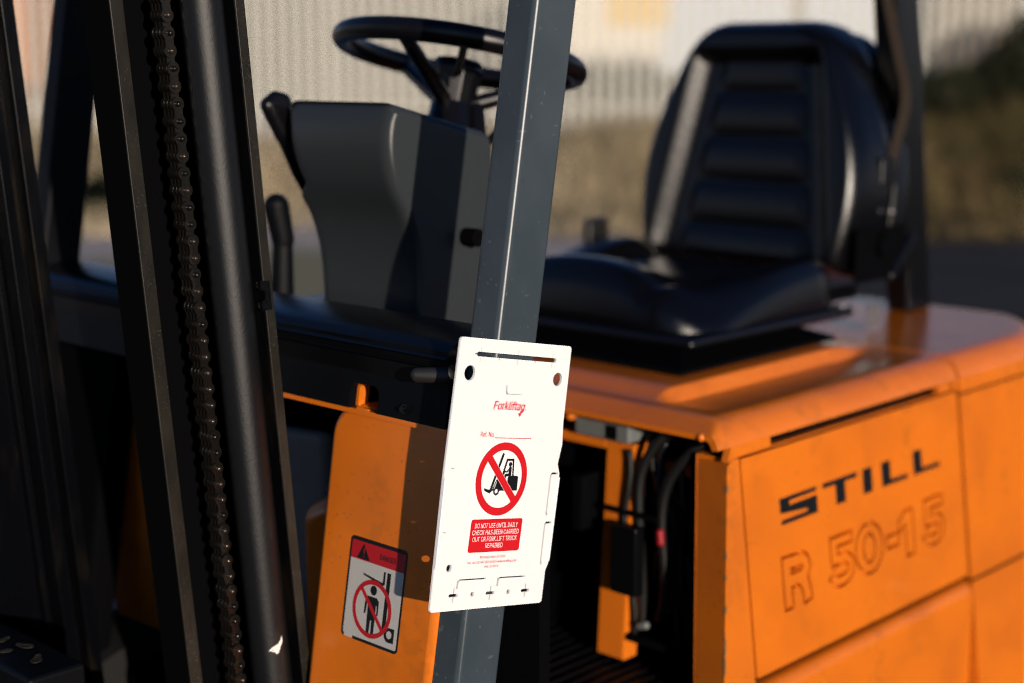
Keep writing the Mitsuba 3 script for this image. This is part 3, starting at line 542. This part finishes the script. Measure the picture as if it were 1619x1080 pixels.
def body():
    H = 0.507
    fr = lambda x: max(0.0, 0.006 - 0.5 * (x - 0.41)) if x < 0.42 else 0.0
    hd = put('hood', loft_x(np.r_[0.410, 0.415, 0.43, 0.440, 0.446, 0.452, np.linspace(0.462, 0.525, 8), 0.7, np.linspace(0.92, 1.054, 9)], H, lambda x: 0.0), 'orange_paint', fk, smooth=30, label='orange hood under the seat')
    # strip under the hood rounding, with the long grab slot
    strip = sbox(0.459, 0.7665, 1.054, 0.7810).difference(sbox(0.530, 0.7655, 0.992, 0.7795)).difference(sbox(1.028, 0.770, 1.040, 0.7795))
    strip = unary_union([strip, Polygon([(0.430, 0.762), (0.459, 0.7665), (0.459, 0.781), (0.440, 0.781)])])
    put('hood_skirt', SIDE(ext(strip, 0.010, -0.010)), 'orange_paint', hd)
    put('hood_bolt', cat(hull([(0.412, 0.030, 0.795)], 0.006, 14)), 'orange_paint', hd, smooth=40)
    def marks():
        def stroke(pts, w): return LineString(pts).buffer(w / 2, cap_style=2, join_style=2)
        zb, zt = 0.5385, 0.6110; sw = 0.020
        def arcp(cx, cz, rx, rz, a0, a1, n=16): return [(cx + rx * math.cos(math.radians(a)), cz + rz * math.sin(math.radians(a))) for a in np.linspace(a0, a1, n)]
        Rl = unary_union([sbox(0.536, zb, 0.556, zt), stroke([(0.545, zt - 0.010), (0.578, zt - 0.010)] + arcp(0.578, zt - 0.0225, 0.016, 0.0125, 90, -90) + [(0.545, zt - 0.035)], 0.0185), stroke([(0.576, zt - 0.036), (0.588, zt - 0.046), (0.5915, zt - 0.058), (0.594, zb)], 0.020)])
        def five(x): return unary_union([sbox(x + 0.006, zt - 0.0150, x + 0.064, zt), sbox(x + 0.006, zt - 0.0400, x + 0.0235, zt - 0.01), stroke(arcp(x + 0.031, zb + 0.0235, 0.027, 0.0165, 128, -165, 24), 0.0150)])
        O0 = affinity.scale(Point(0.760, (zb + zt) / 2).buffer(1, 24), 0.0375, (zt - zb) / 2 + 0.001).difference(affinity.scale(Point(0.760, (zb + zt) / 2).buffer(1, 24), 0.016, 0.021))
        one = unary_union([sbox(0.866, zb, 0.889, zt - 0.003), Polygon([(0.866, zt - 0.003), (0.845, zt - 0.018), (0.845, zt - 0.034), (0.868, zt - 0.022)])])
        return [g.buffer(0.0012).buffer(-0.0012) for g in [Rl, five(0.651), O0, sbox(0.810, 0.562, 0.845, 0.580), one, five(0.918)]]
    # front corner post of the body, chipped along its edge
    c = lambda z: 0.429 - 0.154 * (0.76 - z)
    po = Polygon([(c(0.757), 0.757), (c(0.757) + 0.012, 0.7635), (0.4548, 0.7638), (0.4535, 0.30), (c(0.30), 0.30)])
    m = ext(po, 0.058, -0.058); q = m.vertices; q[:, 0] += np.where(q[:, 0] < c(q[:, 1]) + 0.002, -q[:, 2] * 0.21, 0); m.vertices = q
    put('corner_post', SIDE(m), 'chipped_paint', fk, label='front edge of the battery bay with chipped paint')
    # battery door with embossed type mark and printed maker's name
    door = rrect(0.4585, 0.4640, 1.0505, 0.7630, 0.003)
    EM = marks()
    crease = unary_union([ring(g, 0.0054) for g in EM])
    bm = cat(ext(door, 0.012, -0.0225), ext(door.buffer(-0.0012).difference(crease), 0.0105, -0.0105))
    dk = put('battery_door', SIDE(bm), 'orange_paint', fk)
    put('seam_backing', SIDE(bx(0.445, 1.075, 0.30, 0.7810, -0.034, -0.022)), 'matt_black', fk)
    # lettering
    z0, z1 = 0.6555, 0.6920; h = z1 - z0
    def lt(x0, pts): return Polygon([(x0 + a, z0 + b * h) for a, b in pts])
    Sx = [(0.0, 0.0), (0.002, 0.17), (0.0655, 0.185), (0.066, 0.30), (0.0, 0.44), (-0.001, 1.0), (0.091, 1.0), (0.090, 0.84), (0.0225, 0.82), (0.0225, 0.66), (0.091, 0.68), (0.091, 0.0)]
    letters = unary_union([lt(0.541, Sx), lt(0.648, [(0, 1), (0.091, 1), (0.091, 0.80), (0.058, 0.80), (0.058, 0), (0.033, 0), (0.033, 0.80), (0, 0.80)]), lt(0.755, [(0, 0), (0, 1), (0.025, 1), (0.025, 0)]),
                           lt(0.808, [(0, 0), (0, 1), (0.025, 1), (0.025, 0.20), (0.074, 0.20), (0.074, 0)]), lt(0.901, [(0, 0), (0, 1), (0.025, 1), (0.025, 0.20), (0.080, 0.20), (0.080, 0)])])
    put('lettering', SIDE(ext(letters.buffer(-0.0006).buffer(0.0006), 0.0006, 0.0)), 'black_print', dk)
    for g in EM: put('engraved_character', SIDE(ext(ring(g, 0.0054), 0.001, -0.0112)), 'orange_paint', dk)
    # lower body below the door, rounded ledge
    out = [(0.0, 0.20), (0.0, 0.428), (0.004, 0.440), (0.011, 0.447), (0.020, 0.4495), (0.06, 0.4495), (0.06, 0.20)]
    m = ext(Polygon(out), 0.598); m = frame(m, np.array([0.4575 + 0.598, -0.0440, 0]), np.array([0, 1.0, 0]), np.array([0, 0, 1.0])); m.vertices[:, 0] = m.vertices[:, 0] - 0.598 if m.bounds[0, 0] > 0.6 else m.vertices[:, 0]
    put('lower_body', m, 'orange_paint', fk, smooth=35)
    # counterweight
    xs = [1.0620, 1.09, 1.15, 1.28, 1.33, 1.37, 1.405, 1.435, 1.465, 1.49, 1.515, 1.54, 1.558, 1.57, 1.578]
    def eo(x):
        return 0.0 if x <= 1.28 else 0.30 - math.sqrt(max(0.0, 0.30 ** 2 - (x - 1.28) ** 2))
    cw = put('counterweight', loft_x(xs, H, eo, lambda x: 0.012 * sm(1.50, 1.578, x) ** 2), 'orange_paint', fk, smooth=30, label='orange rear counterweight')
    def wallpath(zlo, zhi, off):
        pts = [(x, eo(x)) for x in np.r_[1.0605, np.linspace(1.10, 1.572, 26)]]; rows = []
        for x, y in pts:
            rows += [(x, y + 0.125 * (zlo - 0.76) - off, zlo), (x, y + 0.125 * (zhi - 0.76) - off, zhi), (x, y + 0.04, zhi), (x, y + 0.04, zlo)]
        V = np.array(rows); f = []
        for i in range(len(pts) - 1):
            for j in range(4):
                a, b = i * 4 + j, i * 4 + (j + 1) % 4; f += [[a, b, b + 4], [a, b + 4, a + 4]]
        for a in (0, (len(pts) - 1) * 4): f += [[a, a + 1, a + 2], [a, a + 2, a + 3]]
        m = trimesh.Trimesh(V, f, process=False); trimesh.repair.fix_normals(m); return m
    put('rim_wall', wallpath(0.7575, 0.7815, 0.0), 'orange_paint', cw, smooth=25)
    put('side_wall', wallpath(0.4560, 0.7535, 0.0), 'orange_paint', cw, smooth=25)
    put('lower_wall', wallpath(0.20, 0.4510, 0.0015), 'orange_paint', cw, smooth=25)
    put('groove', wallpath(0.45, 0.76, -0.004), 'matt_black', cw)
    # battery bay inside the body
    put('bay_lining', cat(bx(0.60, 0.63, 0.06, 0.95, 0.40, 0.80), bx(0.42, 0.60, 0.245, 0.26, 0.62, 0.70)), 'matt_black', fk)
    put('seat_riser', bx(0.50, 0.52, 0.24, 0.97, 0.42, 0.795), 'matt_black', fk)
    fb = put('bay_post', shx(cat(rb(0.452, 0.458, 0.176, 0.224, 0.440, 0.752, 0.002), rb(0.452, 0.482, 0.1745, 0.1765, 0.440, 0.752, 0.0008)), 0.06, 0.75), 'orange_paint', fk, smooth=30, label='upright orange post inside the open bay')
    put('bay_rail', rb(0.452, 0.480, 0.225, 0.95, 0.738, 0.752, 0.002), 'orange_paint', fk, smooth=30)
    put('bay_rail', rb(0.520, 0.545, 0.045, 0.24, 0.700, 0.716, 0.002), 'orange_paint', fk, smooth=30)
    cb = put('connector_box', rb(0.44, 0.50, 0.175, 0.275, 0.755, 0.783, 0.003), 'grey_box', fk, smooth=30)
    put('socket', rb(0.4375, 0.4395, 0.196, 0.214, 0.758, 0.778, 0.0005), 'matt_black', cb)
    put('bay_bolt', hull([(0.432, 0.275, 0.783), (0.45, 0.275, 0.786)], 0.008), 'orange_paint', fk, smooth=30)
    for pts in ([(0.46, 0.118, 0.782), (0.452, 0.140, 0.755), (0.448, 0.158, 0.715), (0.450, 0.163, 0.66), (0.46, 0.165, 0.58), (0.47, 0.17, 0.48)], [(0.46, 0.060, 0.776), (0.452, 0.085, 0.750), (0.448, 0.108, 0.715), (0.448, 0.120, 0.675), (0.455, 0.122, 0.60), (0.47, 0.14, 0.50)]):
        put('battery_cable', tube(spline(pts, 50), 0.0072), 'cable', fk, smooth=True)
    put('battery_cable', tube(spline([(0.449, 0.182, 0.745), (0.4445, 0.176, 0.70), (0.444, 0.184, 0.65), (0.4445, 0.172, 0.56), (0.449, 0.168, 0.47)], 40), 0.0045), 'cable', fk, smooth=True)
    wg = np.random.default_rng(9)
    for i in range(9):
        y0, y1 = wg.uniform(0.06, 0.165), wg.uniform(0.075, 0.17); x0 = wg.uniform(0.455, 0.50); z1 = wg.uniform(0.47, 0.60)
        put('wire', tube(spline([(x0 + 0.03, y0, 0.775), (x0, y0 + 0.01, 0.72), (x0 + wg.uniform(-0.02, 0.03), (y0 + y1) / 2 + wg.uniform(-0.02, 0.02), 0.64), (x0 + 0.01, y1, z1), (x0 + 0.03, y1 + wg.uniform(-0.02, 0.02), z1 - 0.06)], 36), float(wg.choice([0.0024, 0.0034, 0.0045]))), ['cable', 'dull_black', 'cable', 'chain_steel'][i % 4], fk, smooth=True)
    put('contactor', cat(rb(0.50, 0.55, 0.06, 0.15, 0.50, 0.62, 0.006), rb(0.485, 0.502, 0.075, 0.095, 0.58, 0.61, 0.003), rb(0.485, 0.502, 0.112, 0.132, 0.58, 0.61, 0.003)), 'dull_black', fk, smooth=30)
    put('bay_bracket', rb(0.436, 0.452, 0.10, 0.19, 0.470, 0.480, 0.002), 'matt_black', fk, smooth=30)
    put('cable_clamp', rb(0.438, 0.449, 0.120, 0.224, 0.652, 0.660, 0.003), 'matt_black', fk, smooth=30)
    put('relay_box', rb(0.415, 0.436, 0.140, 0.186, 0.545, 0.645, 0.004), 'black_metal', fk, smooth=30)
    put('red_terminal', hull([(0.441, 0.118, 0.640), (0.441, 0.117, 0.626)], 0.0058), 'red_plastic', fk, smooth=30)
    put('terminal_bolt', hull([(0.44, 0.140, 0.5), (0.44, 0.15, 0.497)], 0.006), 'grey_box', fk, smooth=30)
    # footwell floor with ribbed mat
    fl = put('floor_plate', bx(0.125, 0.60, 0.0, 1.0, 0.40, 0.425), 'black_metal', fk)
    rib = cat(*[rb(0.13, 0.60, 0.012 + i * 0.022, 0.022 + i * 0.022, 0.424, 0.430, 0.002, 8) for i in range(44)])
    k = put('floor_ribs', rib, 'floor_rubber', fl); labels[k] = {'label': 'fine rubber ribs of the footwell mat', 'kind': 'stuff'}
    put('chassis', cat(rb(0.06, 1.44, 0.06, 0.95, 0.14, 0.398, 0.02), rb(-0.02, 0.13, 0.26, 0.75, 0.14, 0.41, 0.02)), 'matt_black', fk, smooth=30)
    for x, r in ((0.02, 0.225), (1.18, 0.20)):
        for y in ((0.075, 0.235), (0.775, 0.935)):
            w = put('wheel', cyl((x + 0.02, y[0], r), (x + 0.02, y[1], r), r if x > 1 else 0.2, 40), 'tyre', fk, smooth=40)
body()

# ------------------------------------------------------------------ the white tag hung on the near front pillar
def tag():
    tg = thing('inspection_tag', 'white plastic tag with red prohibition circle hung on the grey front pillar', 'tag')
    th = math.radians(11); u = np.array([math.cos(th), 0, -math.sin(th)]); v = np.array([math.sin(th), 0, math.cos(th)]); O = np.array([0.0079, 0.0, 0.8289])
    K = 0.001
    def place(m): 
        m = m.copy(); m.vertices *= K; return frame(m, O, u, v)
    outline = Polygon([(-96, 149), (85, 149), (88, 60), (91.3, 36), (87.9, 13), (93.0, 2), (94.6, -102), (90.8, -111), (91.6, -149), (-89, -149), (-90.5, -108), (-94.5, 0)]).buffer(-4).buffer(4, 8)
    holes = [Point(-76.1, 111.1).buffer(8.2), Point(67.3, 110.2).buffer(7.6), Point(-68.6, -101.3).buffer(4.0), Point(-26.8, -132.2).buffer(2.6), Point(31.4, -132.8).buffer(2.6),
             LineString([(-66, 132), (58.5, 131.5)]).buffer(2.5)]
    for a, b in ((-62.7, 132), (-3.3, 131.5), (54.1, 131.4)): holes.append(LineString([(a, b - 8), (a, b + 8)]).buffer(0.45))
    for a in ((-33.3, 131.4), (25.6, 131)): holes.append(LineString([(a[0], a[1] - 3.5), (a[0], a[1])]).buffer(0.9))
    for a, b in ((-68, 132), (60.5, 131.5)): holes.append(LineString([(a - 3, b), (a, b)]).buffer(0.8))
    for a, b in ((-56.5, -131.9), (1.8, -132.3), (59.8, -132.8)): holes += [LineString([(a - 5.2, b), (a + 5.2, b)]).buffer(1.7), LineString([(a, b - 7), (a, b + 7)]).buffer(1.0)]
    for pts, wd in (([(-52.4, -123.2), (-52.0, -118), (-49.5, -115.2), (-8.7, -115.4)], 0.7), ([(11.8, -123.7), (11.9, -118.5), (14.4, -115.7), (56, -116.1)], 0.7),
                    ([(88.7, 2.0), (80, 2.0), (77.7, -0.5), (78.5, -44), (80.2, -46)], 1.1), ([(89.1, -55), (81, -55), (78.7, -57.5), (80.0, -101), (81.5, -103)], 1.1)):
        holes.append(LineString(pts).buffer(wd))
    holes += [LineString([(-52.4, -123.4), (-52.1, -117)]).buffer(1.4), LineString([(11.8, -123.7), (11.9, -117)]).buffer(1.4), LineString([(-15.3, 99.1), (-14.8, 93), (-13.0, 90.7)]).buffer(1.1), LineString([(-13, 90.7), (11, 90.4)]).buffer(0.25)]
    holes += [LineString([(-84.5, y), (-80.5, y)]).buffer(0.5) for y in (7.6, -62)]
    body_ = outline.difference(unary_union(holes))
    m = cat(ext(body_, 2.4, -3.0), ext(body_.intersection(outline.buffer(-0.6)), 0.6, -0.6))
    b = put('plate', place(m), 'white_plastic', tg)
    # raised edge on the long left side
    put('edge_rib', place(hull([(-92.6, -4, 0.4), (-89.2, -100, 0.4)], 1.6, 12)), 'white_plastic', tg, smooth=30)
    put('edge_rib', place(hull([(92.2, -3, 0.4), (93.4, -99, 0.4)], 1.1, 12)), 'white_plastic', tg, smooth=30)
    c = (-4.1, -4.1); R = 41.0
    ringp = unary_union([Point(*c).buffer(R, 40).difference(Point(*c).buffer(R - 8.6, 40)), LineString([(c[0] - 25.5, c[1] + 25.5), (c[0] + 25.5, c[1] - 25.5)]).buffer(4.3, cap_style=2)])
    put('prohibition_ring', place(ext(ringp, 0.18, 0.12)), 'red_print', tg)
    mast = [LineString([(-5.8, 24.5), (-20.0, -17)]).buffer(1.5, cap_style=2), Polygon([(-30.5, -14.3), (-29.3, -17.2), (-20.5, -20.2), (-17.5, -17.0), (-18.5, -13.6), (-21.4, -16.2)])]
    bodyp = Polygon([(-18.2, -17.2), (-12.5, -5.0), (-4.6, -3.2), (0.5, -9.0), (5.6, -9.0), (5.6, -1.6), (7.5, -0.6), (20.5, -0.6), (22.4, -2.4), (23.0, -17.2)])
    cab = LineString([(-4.0, -2), (1.4, 17.4), (11.2, 17.4), (13.4, 0)]).buffer(1.15, join_style=1)
    drv = [Point(7.1, 12.4).buffer(2.5), LineString([(7.9, 8.0), (8.2, 1.0)]).buffer(2.1), LineString([(7.4, 8.3), (2.6, 3.6), (-0.8, 4.6)]).buffer(0.8), LineString([(7.8, 1), (1.5, 0.2), (0.2, -4.0)]).buffer(1.5), LineString([(-2.6, -4), (-0.6, 5.0)]).buffer(0.6)]
    wh = [Point(-10.4, -17.6).buffer(4.6), Point(12.2, -17.2).buffer(4.0)]; hub = [Point(-10.4, -17.6).buffer(2.5), Point(12.2, -17.2).buffer(2.2)]
    win = [LineString([(-11.5, -7.2), (-14.6, -14.5)]).buffer(0.6)]
    pic = unary_union(mast + [bodyp, cab] + drv + wh).difference(unary_union(hub + win)).difference(ringp.buffer(0.5))
    put('truck_pictogram', place(ext(pic, 0.18, 0.12)), 'black_print', tg)
    boxp = rrect(-43.2, -85.6, 39.4, -48.8, 3.2)
    put('notice_panel', place(ext(boxp, 0.15, 0.12)), 'red_print', tg)
    lines = [('DO NOT USE UNTIL DAILY', 69.0, -55.9), ('CHECK HAS BEEN CARRIED', 75.0, -63.4), ('OUT OR FORK LIFT TRUCK', 71.5, -70.9), ('REPAIRED', 27.6, -78.4)]
    put('notice_lettering', place(cat(*[textfit(s, -2.4, y, w, 5.3, 0.0, False, 0.12, 0.27) for s, w, y in lines])), 'white_plastic', tg)
    small = [('© Brady Corp Ltd 2012', 41, -91.2), ('Tel: +44 (0) 845 089 4050 | www.scafftag.com', 80, -96.8), ('Ref. ETSH 8', 22, -101.9)]
    red = cat(*[textfit(s, -1.9, y, w, 2.7, 0.0, False, 0.12, 0.12) for s, w, y in small], textfit('Ref. No.', -36.0, 45.4, 21.5, 5.2, 0, False, 0.12, 0.12), ext(sbox(-24.1, 41.3, 36.1, 42.1), 0.12, 0.12))
    put('small_lettering', place(red), 'red_print', tg)
    logo = cat(textfit('Forkliftag', -6.8, 77.6, 49.2, 9.2, 0.22, False, 0.12, 0.12), textfit('Forkliftag', -6.3, 77.7, 49.2, 9.2, 0.22, False, 0.12, 0.14), ext(LineString([(9.4, 70.2), (11.6, 67.0), (15.2, 74.2)]).buffer(0.95, cap_style=2), 0.12, 0.13), ext(Point(19.9, 73.6).buffer(0.9).difference(Point(19.9, 73.6).buffer(0.5)), 0.12, 0.12))
    put('name_lettering', place(logo), 'red_print', tg)
    # two straps behind, holding it to the pillar
    put('tie', shx(rb(0.0015, 0.0745, 0.0035, 0.0055, 0.945, 0.949, 0.0008), 0.17, 0.986), 'black_metal', tg)
tag()

# ------------------------------------------------------------------ dead leaves lying on the carriage bar
for i, (y, x, s, rot, lab) in enumerate([(0.535, -0.318, 0.011, 0.3, 'small yellowed leaf on the carriage bar, leftmost of the litter'), (0.497, -0.310, 0.013, 1.9, 'curled brown leaf on the carriage bar, between the other litter'), (0.500, -0.335, 0.010, 2.7, 'small dark leaf lowest in the litter on the carriage bar'), (0.448, -0.322, 0.014, 0.9, 'pale leaf on the carriage bar, nearest the mast rail')]):
    a = np.linspace(0, 2 * np.pi, 18, endpoint=False); o = np.c_[np.cos(a) * s, np.sin(a) * s * 0.45 * (1 + 0.25 * np.cos(3 * a))]
    cr = Polygon(o); m = ext(cr, 0.0006); m = m.subdivide(); vv = m.vertices.copy(); vv[:, 2] += 9 * vv[:, 0] ** 2 + 25 * vv[:, 1] ** 2; m.vertices = vv
    R = np.array([math.cos(rot), math.sin(rot), 0.0]); m = frame(m, np.array([x, y, 0.5853]), R, np.array([-R[1], R[0], 0.0]))
    k = put('dead_leaf', m, 'dead_leaf', smooth=40); labels[k] = {'label': lab, 'category': 'leaf', 'group': 'leaves lying on the carriage bar'}
